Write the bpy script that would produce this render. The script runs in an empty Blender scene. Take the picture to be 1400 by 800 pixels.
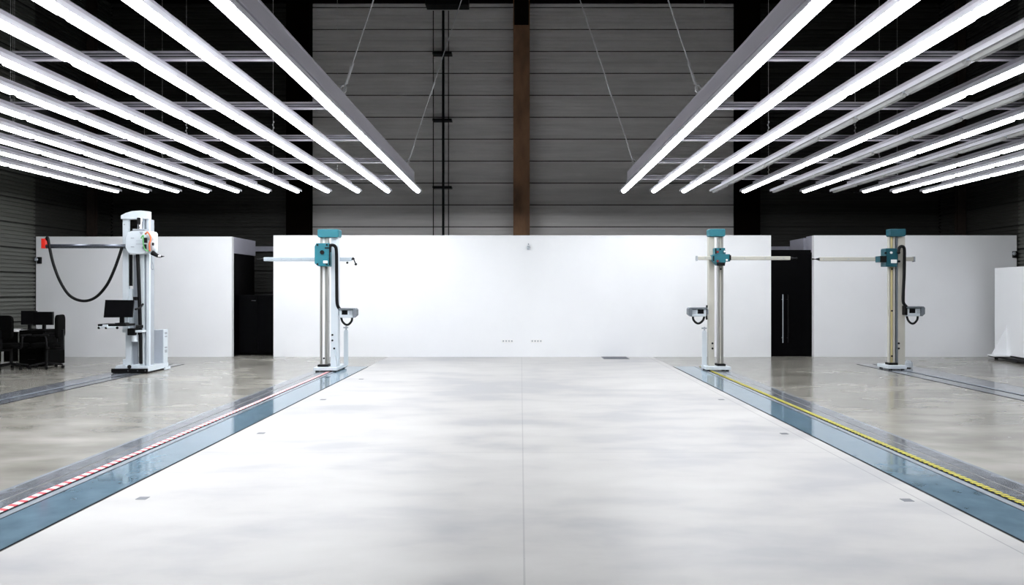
import bpy, bmesh, math, random
from mathutils import Vector, Matrix
random.seed(7)
PI = math.pi
S = bpy.context.scene
COL = S.collection

# ------------------------------------------------------------------ camera, world, exposure
FPX, CX, CY, CAMH = 1150.0, 712.0, 397.0, 1.6
cam_d = bpy.data.cameras.new('camera'); cam = bpy.data.objects.new('camera', cam_d); COL.objects.link(cam)
cam.location = (0, 0, CAMH); cam.rotation_euler = (PI/2, 0, 0)
cam_d.sensor_width = 36; cam_d.lens = FPX/1400*36
cam_d.shift_x = -12/1400; cam_d.shift_y = -3/1400; cam_d.clip_end = 200
S.camera = cam
w = bpy.data.worlds.new('world'); S.world = w; w.use_nodes = True
w.node_tree.nodes['Background'].inputs[0].default_value = (.6, .75, 1, 1)
w.node_tree.nodes['Background'].inputs[1].default_value = 0.0
S.view_settings.view_transform = 'Standard'; S.view_settings.look = 'None'
S.view_settings.gamma = 1; S.view_settings.use_curve_mapping = False
S.view_settings.exposure = 0.0
LAMP = 28.0          # radiance of the lit tubes
S.cycles.max_bounces = 8; S.cycles.diffuse_bounces = 5; S.cycles.glossy_bounces = 4
S.cycles.sample_clamp_indirect = 6
S.cycles.use_light_tree = True

# ------------------------------------------------------------------ materials
def mat(name, col, rough=.5, metal=0., spec=.5, emit=None, estr=0., noise=0., nscale=8., stretch=None, rnoise=0., bump=0., bscale=40., coat=0., detail=4.):
    m = bpy.data.materials.new(name); m.use_nodes = True
    nt = m.node_tree; b = nt.nodes['Principled BSDF']
    c4 = (*col, 1)
    b.inputs['Base Color'].default_value = c4
    b.inputs['Roughness'].default_value = rough; b.inputs['Metallic'].default_value = metal
    b.inputs['Specular IOR Level'].default_value = spec
    b.inputs['Coat Weight'].default_value = coat
    if emit:
        b.inputs['Emission Color'].default_value = (*emit, 1); b.inputs['Emission Strength'].default_value = estr
    tc = nt.nodes.new('ShaderNodeTexCoord')
    mp = nt.nodes.new('ShaderNodeMapping'); nt.links.new(tc.outputs['Object'], mp.inputs[0])
    if stretch: mp.inputs['Scale'].default_value = stretch
    n = nt.nodes.new('ShaderNodeTexNoise'); n.inputs['Scale'].default_value = nscale; n.inputs['Detail'].default_value = detail
    nt.links.new(mp.outputs[0], n.inputs['Vector'])
    if noise:
        r = nt.nodes.new('ShaderNodeValToRGB'); r.color_ramp.elements[0].position = .3; r.color_ramp.elements[1].position = .7
        r.color_ramp.elements[0].color = (*[x*(1-noise) for x in col], 1)
        r.color_ramp.elements[1].color = (*[min(1, x*(1+noise)) for x in col], 1)
        nt.links.new(n.outputs['Fac'], r.inputs[0]); nt.links.new(r.outputs[0], b.inputs['Base Color'])
    if rnoise:
        mr = nt.nodes.new('ShaderNodeMapRange'); mr.inputs[3].default_value = rough-rnoise; mr.inputs[4].default_value = rough+rnoise
        mr.inputs[1].default_value = .3; mr.inputs[2].default_value = .7
        nt.links.new(n.outputs['Fac'], mr.inputs[0]); nt.links.new(mr.outputs[0], b.inputs['Roughness'])
    if bump:
        n2 = nt.nodes.new('ShaderNodeTexNoise'); n2.inputs['Scale'].default_value = bscale
        nt.links.new(tc.outputs['Object'], n2.inputs['Vector'])
        bp = nt.nodes.new('ShaderNodeBump'); bp.inputs['Strength'].default_value = bump; bp.inputs['Distance'].default_value = .01
        nt.links.new(n2.outputs['Fac'], bp.inputs['Height']); nt.links.new(bp.outputs[0], b.inputs['Normal'])
    return m

def ior(m, v):
    m.node_tree.nodes['Principled BSDF'].inputs['IOR'].default_value = v; return m

def concrete(name, c0, c1, c2, rough, rvar, joints=(), spec=.5, lo=.33, hi=.67, rmul=1.):
    m = bpy.data.materials.new(name); m.use_nodes = True
    nt = m.node_tree; N = nt.nodes; L = nt.links; b = N['Principled BSDF']
    tc = N.new('ShaderNodeTexCoord')
    def noise(scale, st, det=5, dist=0.):
        mp = N.new('ShaderNodeMapping'); mp.inputs['Scale'].default_value = st; L.new(tc.outputs['Object'], mp.inputs[0])
        n = N.new('ShaderNodeTexNoise'); n.inputs['Scale'].default_value = scale; n.inputs['Detail'].default_value = det
        n.inputs['Distortion'].default_value = dist; L.new(mp.outputs[0], n.inputs['Vector']); return n
    big = noise(.40, (.8, 1, 1), 5, .3); fine = noise(1.6, (.7, 1.2, 1), 9, .2); spk = noise(26, (1, 1, 1), 2)
    mix = N.new('ShaderNodeMath'); mix.operation = 'MULTIPLY_ADD'; mix.inputs[1].default_value = .45
    L.new(fine.outputs['Fac'], mix.inputs[0])
    m2 = N.new('ShaderNodeMath'); m2.operation = 'MULTIPLY'; m2.inputs[1].default_value = .55; L.new(big.outputs['Fac'], m2.inputs[0])
    L.new(m2.outputs[0], mix.inputs[2])
    r = N.new('ShaderNodeValToRGB'); e = r.color_ramp.elements
    e[0].position = lo; e[0].color = (*c0, 1); e[1].position = hi; e[1].color = (*c2, 1)
    x = e.new(.5); x.color = (*c1, 1)
    L.new(mix.outputs[0], r.inputs[0]); cur = r.outputs[0]
    # small dark specks
    sp = N.new('ShaderNodeMath'); sp.operation = 'GREATER_THAN'; sp.inputs[1].default_value = .80; L.new(spk.outputs['Fac'], sp.inputs[0])
    mx = N.new('ShaderNodeMixRGB'); mx.inputs[2].default_value = (*[c*.6 for c in c0], 1); L.new(sp.outputs[0], mx.inputs[0]); L.new(cur, mx.inputs[1]); cur = mx.outputs[0]
    sx = N.new('ShaderNodeSeparateXYZ'); L.new(tc.outputs['Object'], sx.inputs[0])
    for axis, at, half, k in joints:                    # saw-cut joints
        a = N.new('ShaderNodeMath'); a.operation = 'COMPARE'; a.inputs[1].default_value = at; a.inputs[2].default_value = half
        L.new(sx.outputs[axis], a.inputs[0])
        s = N.new('ShaderNodeMath'); s.operation = 'MULTIPLY'; s.inputs[1].default_value = k; L.new(a.outputs[0], s.inputs[0])
        mx = N.new('ShaderNodeMixRGB'); mx.inputs[2].default_value = (.12, .12, .14, 1); L.new(s.outputs[0], mx.inputs[0]); L.new(cur, mx.inputs[1]); cur = mx.outputs[0]
    L.new(cur, b.inputs['Base Color'])
    mr = N.new('ShaderNodeMapRange'); mr.inputs[1].default_value = .38; mr.inputs[2].default_value = .62
    mr.inputs[3].default_value = rough-rvar; mr.inputs[4].default_value = rough+rvar
    L.new(mix.outputs[0], mr.inputs[0]); L.new(mr.outputs[0], b.inputs['Roughness'])
    b.inputs['Specular IOR Level'].default_value = spec
    return m

def stripes(name, ca, cb, period, duty, slant):
    m = bpy.data.materials.new(name); m.use_nodes = True
    nt = m.node_tree; N = nt.nodes; L = nt.links; b = N['Principled BSDF']
    tc = N.new('ShaderNodeTexCoord'); sx = N.new('ShaderNodeSeparateXYZ'); L.new(tc.outputs['Object'], sx.inputs[0])
    a = N.new('ShaderNodeMath'); a.operation = 'MULTIPLY_ADD'; a.inputs[1].default_value = slant; L.new(sx.outputs[0], a.inputs[0]); L.new(sx.outputs[1], a.inputs[2])
    d = N.new('ShaderNodeMath'); d.operation = 'DIVIDE'; d.inputs[1].default_value = period; L.new(a.outputs[0], d.inputs[0])
    f = N.new('ShaderNodeMath'); f.operation = 'FRACT'; L.new(d.outputs[0], f.inputs[0])
    g = N.new('ShaderNodeMath'); g.operation = 'LESS_THAN'; g.inputs[1].default_value = duty; L.new(f.outputs[0], g.inputs[0])
    mx = N.new('ShaderNodeMixRGB'); mx.inputs[1].default_value = (*cb, 1); mx.inputs[2].default_value = (*ca, 1); L.new(g.outputs[0], mx.inputs[0])
    L.new(mx.outputs[0], b.inputs['Base Color']); b.inputs['Roughness'].default_value = .5
    return m

M = dict(
    wall=mat('white_paint', (.85, .865, .89), .55, noise=.015, nscale=1.2, bump=.05),
    wall_head=mat('grey_paint', (.42, .42, .50), .6, noise=.03),
    clad_shade=mat('shaded_cladding', (.03, .03, .027), .6, noise=.1, nscale=2.0, stretch=(.25, .25, 3)),  # same steel cladding, with the shade of the outer bays put into its colour
    clad=mat('steel_cladding', (.82, .80, .79), .55, metal=0., noise=.10, nscale=2.0, stretch=(.25, .25, 3)),
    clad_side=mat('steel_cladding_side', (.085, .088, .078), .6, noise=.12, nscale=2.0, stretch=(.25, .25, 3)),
    seam=mat('seam_black', (.02, .02, .02), .8),
    ceil=mat('dark_ceiling', (.008, .008, .007), .9, noise=.2),
    rust_dark=mat('dark_brown_steel', (.02, .012, .008), .7, noise=.3),
    rust=mat('brown_steel', (.26, .135, .07), .7, noise=.35, nscale=3, stretch=(1, 1, .4)),
    blackst=mat('black_steel', (.003, .0015, .001), .8, spec=.05, noise=.2),
    alu=mat('aluminium', (.62, .60, .67), .45, metal=.1, noise=.05, nscale=5, stretch=(1, .1, 1)),
    aludark=mat('aluminium_slot', (.06, .06, .07), .5, metal=.3, noise=.1),
    refl=mat('white_reflector', (.86, .85, .93), .35, noise=.04, nscale=3),
    tube_on=mat('lit_tube', (.9, .9, .9), .4, emit=(1.0, .985, .97), estr=LAMP, noise=.01),
    tube_off=mat('unlit_tube', (.40, .40, .40), .25, noise=.05),
    holder=mat('lamp_holder', (.5, .55, .62), .4, noise=.05),
    wire=mat('steel_wire', (.7, .7, .72), .5, metal=.1, noise=.1),
    blue=mat('blue_floor_steel', (.15, .235, .30), .08, metal=0., spec=.75, noise=.14, nscale=5, stretch=(1, .8, 1), rnoise=.03, detail=8),
    gplate=mat('grey_floor_steel', (.17, .185, .21), .13, metal=0., spec=.7, noise=.15, nscale=6, rnoise=.05),
    rail=mat('bright_rail_steel', (.34, .38, .43), .25, metal=.4, noise=.1),
    groove=mat('groove_black', (.008, .009, .014), .9, spec=.03, noise=.2),
    red_tape=stripes('red_white_tape', (.62, .03, .05), (.75, .72, .74), .124, .45, .3),
    yel_tape=stripes('yellow_black_tape', (.66, .60, .02), (.02, .02, .02), .09, .50, 1.1),
    marm=mat('arm_grey', (.40, .46, .51), .35, noise=.03),
    mwhite=mat('machine_white', (.62, .68, .73), .4, noise=.02, nscale=4),
    mbeige=mat('machine_beige', (.46, .45, .40), .45, noise=.04, nscale=4),
    hood=mat('hood_grey', (.13, .15, .17), .5, noise=.04),
    mgrey=mat('machine_grey', (.33, .36, .40), .4, noise=.04),
    steel=mat('ground_steel', (.36, .36, .34), .3, metal=.5, noise=.1, nscale=3, stretch=(4, 4, .3)),
    brass=mat('yellowed_scale', (.58, .50, .25), .45, noise=.15, nscale=6, stretch=(1, 1, .3)),
    tealm=mat('teal_paint_aged', (.004, .115, .150), .45, noise=.06, nscale=5),
    teal=mat('teal_paint', (.004, .135, .175), .4, noise=.06, nscale=5),
    tealdk=mat('dark_teal_paint', (.003, .065, .09), .4, noise=.06, nscale=5),
    black=mat('black_plastic', (.003, .003, .0035), .5, spec=.2, noise=.1),
    cloth=mat('black_cloth', (.003, .003, .003), .95, spec=.05, noise=.2, nscale=30),
    gloss=mat('black_gloss', (.0015, .0015, .002), .35, spec=.06, noise=.1),
    screen=mat('dark_screen', (.003, .003, .004), .3, spec=.2, noise=.1),
    label=mat('white_label', (.85, .85, .85), .5, noise=.02),
    redd=mat('dark_red_plastic', (.18, .008, .008), .5, noise=.05),
    red=mat('red_plastic', (.75, .02, .01), .4, noise=.05),
    orange=mat('orange_band', (.80, .20, .08), .5, noise=.05),
    green=mat('green_band', (.10, .40, .12), .5, noise=.05),
    bluep=mat('blue_plastic', (.01, .04, .35), .4, noise=.05),
    chrome=mat('chrome', (.75, .75, .78), .15, metal=1., noise=.03),
    tube=mat('arm_tube', (.16, .18, .22), .18, metal=.8, noise=.1, nscale=4),
    pcgrey=mat('cabinet_grey', (.42, .46, .52), .45, noise=.03),
    insert=mat('floor_insert', (.12, .13, .15), .4, metal=.5, noise=.1),
    floor_c=concrete('pale_concrete', (.37, .372, .38), (.47, .464, .455), (.525, .52, .508), .42, .06,
                     (('X', .02, .006, .30), ('X', 3.05, .006, .5), ('Y', 8.3, .012, .14)), .22, .40, .60),
    floor_o=concrete('cloudy_concrete', (.165, .16, .135), (.27, .26, .228), (.40, .385, .35), .20, .03, (), .7, .34, .68),
)

ior(M['blue'], 2.1); ior(M['gplate'], 1.9)

# ------------------------------------------------------------------ mesh helpers
class MB:
    def __init__(s): s.bm = bmesh.new(); s.mats = []
    def mi(s, m):
        if m is None: return 0
        if m not in s.mats: s.mats.append(m)
        return s.mats.index(m)
    def _set(s, faces, m):
        i = s.mi(m)
        for f in faces: f.material_index = i
    def box(s, x0, x1, y0, y1, z0, z1, m=None, bev=0., rot=None, piv=None):
        t = bmesh.new(); bmesh.ops.create_cube(t, size=1)
        for v in t.verts: v.co = Vector(((x0+x1)/2+v.co.x*(x1-x0), (y0+y1)/2+v.co.y*(y1-y0), (z0+z1)/2+v.co.z*(z1-z0)))
        if bev: bmesh.ops.bevel(t, geom=t.edges[:], offset=bev, segments=2, affect='EDGES', profile=.5)
        s._merge(t, m, rot, piv); return s
    def _merge(s, t, m, rot=None, piv=None, smooth=False):
        if rot is not None:
            p = Vector(piv or (0, 0, 0)); R = rot.to_4x4()
            for v in t.verts: v.co = p + (R @ (v.co-p))
        mp = {}
        for v in t.verts: mp[v] = s.bm.verts.new(v.co)
        i = s.mi(m)
        for f in t.faces:
            g = s.bm.faces.new([mp[v] for v in f.verts]); g.material_index = i; g.smooth = smooth
        t.free()
    def cyl(s, a, b, r, m=None, n=12, r2=None, smooth=True):
        a = Vector(a); b = Vector(b); d = b-a; q = d.to_track_quat('Z', 'Y').to_matrix()
        t = bmesh.new(); bmesh.ops.create_cone(t, cap_ends=True, segments=n, radius1=r, radius2=r if r2 is None else r2, depth=d.length)
        for v in t.verts: v.co = (a+b)/2 + q @ v.co
        s._merge(t, m, smooth=False)
        return s
    def sph(s, c, r, m=None, sc=(1, 1, 1), n=10):
        t = bmesh.new(); bmesh.ops.create_uvsphere(t, u_segments=n*2, v_segments=n, radius=r)
        for v in t.verts: v.co = Vector(c)+Vector((v.co.x*sc[0], v.co.y*sc[1], v.co.z*sc[2]))
        s._merge(t, m, smooth=True); return s
    def prism(s, pts, lo, hi, axis='y', m=None, bev=0.):
        t = bmesh.new()
        def P(u, v, h): return {'y': (u, h, v), 'x': (h, u, v), 'z': (u, v, h)}[axis]
        A = [t.verts.new(P(u, v, lo)) for u, v in pts]; B = [t.verts.new(P(u, v, hi)) for u, v in pts]
        n = len(pts); t.faces.new(A); t.faces.new(B[::-1])
        for k in range(n): t.faces.new((A[k], B[k], B[(k+1) % n], A[(k+1) % n]))
        bmesh.ops.recalc_face_normals(t, faces=t.faces[:])
        if bev: bmesh.ops.bevel(t, geom=t.edges[:], offset=bev, segments=2, affect='EDGES', profile=.5)
        s._merge(t, m); return s
    def pipe(s, pts, r, m=None, n=8):
        pts = [Vector(p) for p in pts]; t = bmesh.new(); rings = []
        up = None
        for k, p in enumerate(pts):
            d = (pts[min(k+1, len(pts)-1)]-pts[max(k-1, 0)]).normalized()
            if up is None: up = Vector((0, 1, 0)) if abs(d.y) < .9 else Vector((1, 0, 0))
            u = (up-d*up.dot(d)).normalized(); up = u; v = d.cross(u)
            rings.append([t.verts.new(p+(u*math.cos(2*PI*j/n)+v*math.sin(2*PI*j/n))*r) for j in range(n)])
        for a, b in zip(rings, rings[1:]):
            for j in range(n): t.faces.new((a[j], a[(j+1) % n], b[(j+1) % n], b[j]))
        t.faces.new(rings[0][::-1]); t.faces.new(rings[-1])
        s._merge(t, m, smooth=True); return s
    def build(s, name, m=None, parent=None):
        bmesh.ops.recalc_face_normals(s.bm, faces=s.bm.faces[:])
        me = bpy.data.meshes.new(name); s.bm.to_mesh(me); s.bm.free()
        if s.mats:
            for x in s.mats: me.materials.append(x or m)
        elif m: me.materials.append(m)
        o = bpy.data.objects.new(name, me); COL.objects.link(o)
        if parent: o.parent = parent
        return o

def spline(pts, n=8):
    P = [Vector(p) for p in pts]; out = []
    for i in range(len(P)-1):
        a = P[max(i-1, 0)]; b = P[i]; c = P[i+1]; d = P[min(i+2, len(P)-1)]
        for k in range(n):
            t = k/n
            out.append(.5*((2*b)+(c-a)*t+(2*a-5*b+4*c-d)*t*t+(3*b-a-3*c+d)*t**3))
    out.append(P[-1]); return out

def tag(o, label=None, cat=None, group=None, kind=None):
    if label: o['label'] = label
    if cat: o['category'] = cat
    if group: o['group'] = group
    if kind: o['kind'] = kind
    return o
def empty(name, loc, label=None, cat=None, group=None, rz=0):
    o = bpy.data.objects.new(name, None); COL.objects.link(o); o.location = loc; o.rotation_euler.z = rz
    return tag(o, label, cat, group)
def struct(name, mb, m): return tag(mb.build(name, m), kind='structure')

# ------------------------------------------------------------------ setting
WL, WR, YB, YP, ZP, ZC = -11.66, 11.95, 24.0, 20.2, 2.92, 10.4
Y0 = -3.0
fl = MB()
fl.box(WL-.3, -3.18, Y0, YB+.3, -.2, 0, M['floor_o']); fl.box(-3.18, 3.18, Y0, YB+.3, -.2, 0, M['floor_c']); fl.box(3.18, WR+.3, Y0, YB+.3, -.2, 0, M['floor_o'])
struct('floor', fl, None)
struct('ceiling', MB().box(WL-.3, WR+.3, Y0, YB+.3, ZC, ZC+.2), M['ceil'])

def cladding(along, a0, a1, pos, face, name, m, seam0, pitch, z0=0., z1=ZC):
    """ribbed horizontal steel panels: a profile in (depth,z) run along x or y"""
    prof = []; z = seam0
    while z > z0: z -= pitch
    while z < z1:
        nb = 6; prof.append((0.0, z)); prof.append((-.06, z+.001)); prof.append((-.06, z+.024)); prof.append((0.0, z+.0245))
        step = (pitch-.036)/nb
        for k in range(nb):
            q = z+.036+k*step
            prof += [(0.002, q), (.002, q+step*.66), (-.04, q+step*.67), (-.04, q+step*.98)]
        z += pitch
    prof = [(d, min(max(q, z0), z1)) for d, q in prof]
    bm = bmesh.new(); rows = []
    for d, q in prof:
        off = pos + face*d
        if along == 'x': rows.append((bm.verts.new((a0, off, q)), bm.verts.new((a1, off, q))))
        else: rows.append((bm.verts.new((off, a0, q)), bm.verts.new((off, a1, q))))
    for r0, r1 in zip(rows, rows[1:]):
        if (r0[0].co-r1[0].co).length > 1e-6:
            f = bm.faces.new((r0[0], r0[1], r1[1], r1[0]))
            dd = [abs((v.co.y if along == 'x' else v.co.x)-pos) for v in (r0[0], r1[0])]
            f.material_index = 1 if max(dd) > .05 else 0
    mb = MB(); mb.bm = bm; mb.mats = [m, M['seam']]
    if along == 'x': mb.box(a0, a1, pos-face*.07, pos-face*.2, z0, z1, m)
    else: mb.box(min(pos-face*.07, pos-face*.2), max(pos-face*.07, pos-face*.2), a0, a1, z0, z1, m)
    struct(name, mb, m)
cladding('x', -6.6, 6.6, YB, -1, 'wall_back', M['clad'], 7.78, .626)
cladding('x', WL, -6.6, YB, -1, 'wall_back_left', M['clad_shade'], 7.78, .626)
cladding('x', 6.6, WR, YB, -1, 'wall_back_right', M['clad_shade'], 7.78, .626)  # outer bays: light falloff painted in by the near-black colour
for yy0, yy1, nm, mm in ((Y0, YP, '', 'clad_side'), (YP, YB, '_rear', 'clad_shade')):  # side walls behind the partitions get the painted shade too
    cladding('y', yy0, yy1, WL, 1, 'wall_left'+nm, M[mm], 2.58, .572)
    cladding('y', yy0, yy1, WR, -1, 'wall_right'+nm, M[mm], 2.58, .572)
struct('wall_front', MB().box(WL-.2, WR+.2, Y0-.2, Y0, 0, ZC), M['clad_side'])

# partitions
TH = .14
struct('wall_partition_left', MB().box(WL+.02, -6.94, YP, YP+TH, 0, ZP-.03), M['wall'])
struct('wall_partition_center', MB().box(-5.94, 6.01, YP, YP+TH, 0, ZP), M['wall'])
struct('wall_partition_right', MB().box(7.04, WR-.04, YP, YP+TH, 0, ZP), M['wall'])
struct('trim_1', MB().box(-7.08, -6.94, YP+TH, 22.0, 2.50, ZP-.03), M['wall_head'])
struct('wall_booth_left', MB().box(-7.05, -6.97, YP+TH, 22.0, 0, 2.50), M['gloss'])
struct('trim_2', MB().box(7.04, 7.18, YP+TH, 20.75, 2.52, ZP), M['wall_head'])
struct('trim_3', MB().box(7.04, 7.18, 20.95, 22.0, 2.52, ZP-.02), M['wall_head'])
struct('wall_booth_right', MB().box(7.07, 7.15, YP+TH, 22.0, 0, 2.52), M['gloss'])
struct('trim_4', MB().box(-7.6, 7.6, YB-.25, YB-.04, 2.70, 2.84), M['wall_head'])     # pale ledge along the steel wall
struct('trim_5', MB().box(WL, WR, YB-.35, YB-.1, 9.75, 9.82), M['blackst'])           # eaves rail

# black double door in the right-hand opening
d = MB().box(6.01, 7.04, YP+.20, YP+.26, 0, 2.58, bev=.004).build('door_1', M['gloss']); tag(d, kind='structure')
for dx in (6.335, 6.46):
    h = MB().cyl((dx, YP+.13, .33), (dx, YP+.13, 1.5), .012)
    h.cyl((dx, YP+.13, .45), (dx, YP+.2, .45), .008).cyl((dx, YP+.13, 1.38), (dx, YP+.2, 1.38), .008)
    o = h.build('door_handle', M['mgrey' if dx < 6.4 else 'black'], d)

# steel columns and rafters
def ibeam(name, x, half, dep, m, label):
    b = MB(); y1 = YB-.1; y0 = y1-dep
    b.box(x-half, x+half, y0, y0+.025, 0, ZC-.0).box(x-half, x+half, y1-.025, y1, 0, ZC).box(x-.012, x+.012, y0+.025, y1-.025, 0, ZC)
    o = b.build(name, m); tag(o, label, 'column'); return o
c1 = ibeam('steel_column', .02, .23, .42, M['rust'], 'brown rusty steel column rising behind the middle of the white partition')
for k, (px) in enumerate((406.5, 1024)):
    X = (px-CX)/FPX*23.5
    ibeam('steel_column', X, .33, .35, M['blackst'], ['black steel column rising behind the left end of the middle partition', 'black steel column rising behind the right end of the middle partition'][k])
for sx, X, yy in ((-1, WL+.14, 22.6), (1, WR-.14, 22.6)):
    b = MB(); b.box(X-.1, X+.1, yy-.1, yy-.08, 0, ZC).box(X-.1, X+.1, yy+.08, yy+.1, 0, ZC).box(X-.01, X+.01, yy-.08, yy+.08, 0, ZC)
    tag(b.build('steel_column', M['rust_dark']), 'slim brown steel column against the %s side wall' % ('left' if sx < 0 else 'right'), 'column')
b = MB(); b.box(-.2, .25, Y0+.1, YB-.55, 10.0, 10.03).box(-.2, .25, Y0+.1, YB-.55, 10.36, 10.39).box(0, .04, Y0+.1, YB-.55, 10.03, 10.36)
b.prism([(YB-.55, 9.0), (YB-.55, 10.0), (YB-1.9, 10.0)], -.18, .22, 'x')
tag(b.build('roof_rafter', M['blackst']), 'dark roof rafter running to the top of the middle column', 'beam')

# downpipes on the back wall
pp = empty('downpipe', ((606-CX)/FPX*23.7, YB-.3, 0), 'black vertical pipe between two thin pipes on the steel wall', 'pipe')
MB().cyl((0, 0, 0), (0, 0, 9.48), .036).build('main_pipe', M['black'], pp)
for dx, mm in ((-.28, 'rust'), (.15, 'rust')): MB().cyl((dx, 0, 0), (dx, 0, 9.48), .014, n=8).build('thin_pipe', M['rust_dark'], pp)
for y in (73, 164, 256, 344):
    z = CAMH-(y-CY)/FPX*23.7
    MB().box(-.30, .24, -.06, .24, z-.025, z+.025).build('bracket', M['black'], pp)
tag(MB().box((605-CX)/FPX*23.6-.45, (605-CX)/FPX*23.6+.75, YB-.75, YB-.3, 9.50, 10.0, bev=.02).build('gutter_hopper', M['black']), 'black box at the top of the vertical pipes', 'hopper')
jb = MB().cyl((.04, 23.2, 9.55), (.04, 23.2, 9.9), .05).cyl((.04, 23.2, 9.9), (.04, 23.2, 10.0), .02)
tag(jb.build('pendant_lamp', M['mbeige']), 'small pale fitting hanging at the top of the middle column', 'lamp')

# ------------------------------------------------------------------ lighting rigs
ZT, YE, PITCH, NT = 3.85, 19.3, 1.38, 11
SP = .688
ordn = ['innermost', 'second', 'third', 'fourth', 'fifth', 'sixth', 'seventh', 'eighth', 'ninth', 'tenth', 'outermost']
YS = YE-NT*PITCH
# lens: shallow rounded prism hanging below the trough
def lens_mesh(m):
    b = MB(); L = PITCH-.075
    pts = [(-.046, .044), (-.046, .004), (-.026, -.022), (.026, -.022), (.046, .004), (.046, .044)]
    t = bmesh.new(); rings = []
    for y, sc in ((0, .55), (.035, 1.), (L-.035, 1.), (L, .55)):
        rings.append([t.verts.new((u*sc, y, .040+(v-.040)*sc)) for u, v in pts])
    for a, c in zip(rings, rings[1:]):
        for j in range(5): t.faces.new((a[j], a[j+1], c[j+1], c[j]))
        t.faces.new((a[5], a[0], c[0], c[5]))
    t.faces.new(rings[0][::-1]); t.faces.new(rings[-1])
    b._merge(t, None); o = b.build('lamp_tube', m); return o
protos = {}
def lamp_mat(k):      # the tubes are dimmed towards the outer rows
    return mat('lit_tube', (.9, .9, .9), .4, emit=(.965, .985, 1.0), estr=LAMP*max(.28, 1-.085*k), noise=.01)
def make_row(x, lit, label, group, inner, k_row):
    root = empty('strip_light', (x, YS, ZT), label, 'light', group)
    key = 'lens%d' % (k_row if lit else -1)
    if key not in protos:
        o = lens_mesh(lamp_mat(k_row) if lit else M['tube_off']); protos[key] = o; first = o
    else: first = None
    for k in range(NT):
        o = first if (k == 0 and first) else protos[key].copy()
        if o is not first: COL.objects.link(o)
        o.parent = root; o.location = (0, k*PITCH+.037, 0)
    L = NT*PITCH
    # trough reflector: a folded sheet with two flanges
    if 'trough' not in protos:
        b = MB()
        pr = [(-.074, .012), (-.080, .014), (-.080, .060), (-.030, .084), (.030, .084), (.080, .060), (.080, .014), (.074, .012), (.050, .046), (-.050, .046)]
        b.prism(pr, 0, L, 'y')
        o = b.build('reflector', M['refl']); protos['trough'] = o
        h = MB().box(-.034, .034, -.026, .026, .014, .046, bev=.004).build('lamp_holder', M['holder']); protos['hold'] = h
        b = MB()
        b.box(-.028, .028, 0, L-.9, .084, .118).box(-.036, .036, 0, L-.9, .118, .122)
        c = b.build('carrier_rail', M['alu']); protos['carr'] = c
        o.parent = c.parent = root
    else:
        for q in ('trough', 'carr'):
            c = protos[q].copy(); COL.objects.link(c); c.parent = root
    for k in range(1, NT):
        h = protos['hold'] if (k == 1 and not protos['hold'].parent) else protos['hold'].copy()
        if h is not protos['hold']: COL.objects.link(h)
        h.parent = root; h.location = (0, k*PITCH, 0)
    if inner:
        b = MB(); s = inner       # s=+1 : the aisle lies towards +x
        x0, x1 = sorted((s*.085, s*.035)) if False else sorted((s*.036, s*.072))
        b.box(x0, x1, 0, L-1.3, .09, .29); 
        b.box(*sorted((s*.072, s*.076)), 0, L-1.3, .095, .115); b.box(*sorted((s*.072, s*.076)), 0, L-1.3, .265, .285)
        b.build('fascia_beam', M['alu'], root)['label'] = 'tall aluminium fascia beam along the aisle side'
    return root
lit_r = [1, 1, 1, 0, 1, 0, 1, 0, 1, 1, 1]
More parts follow.
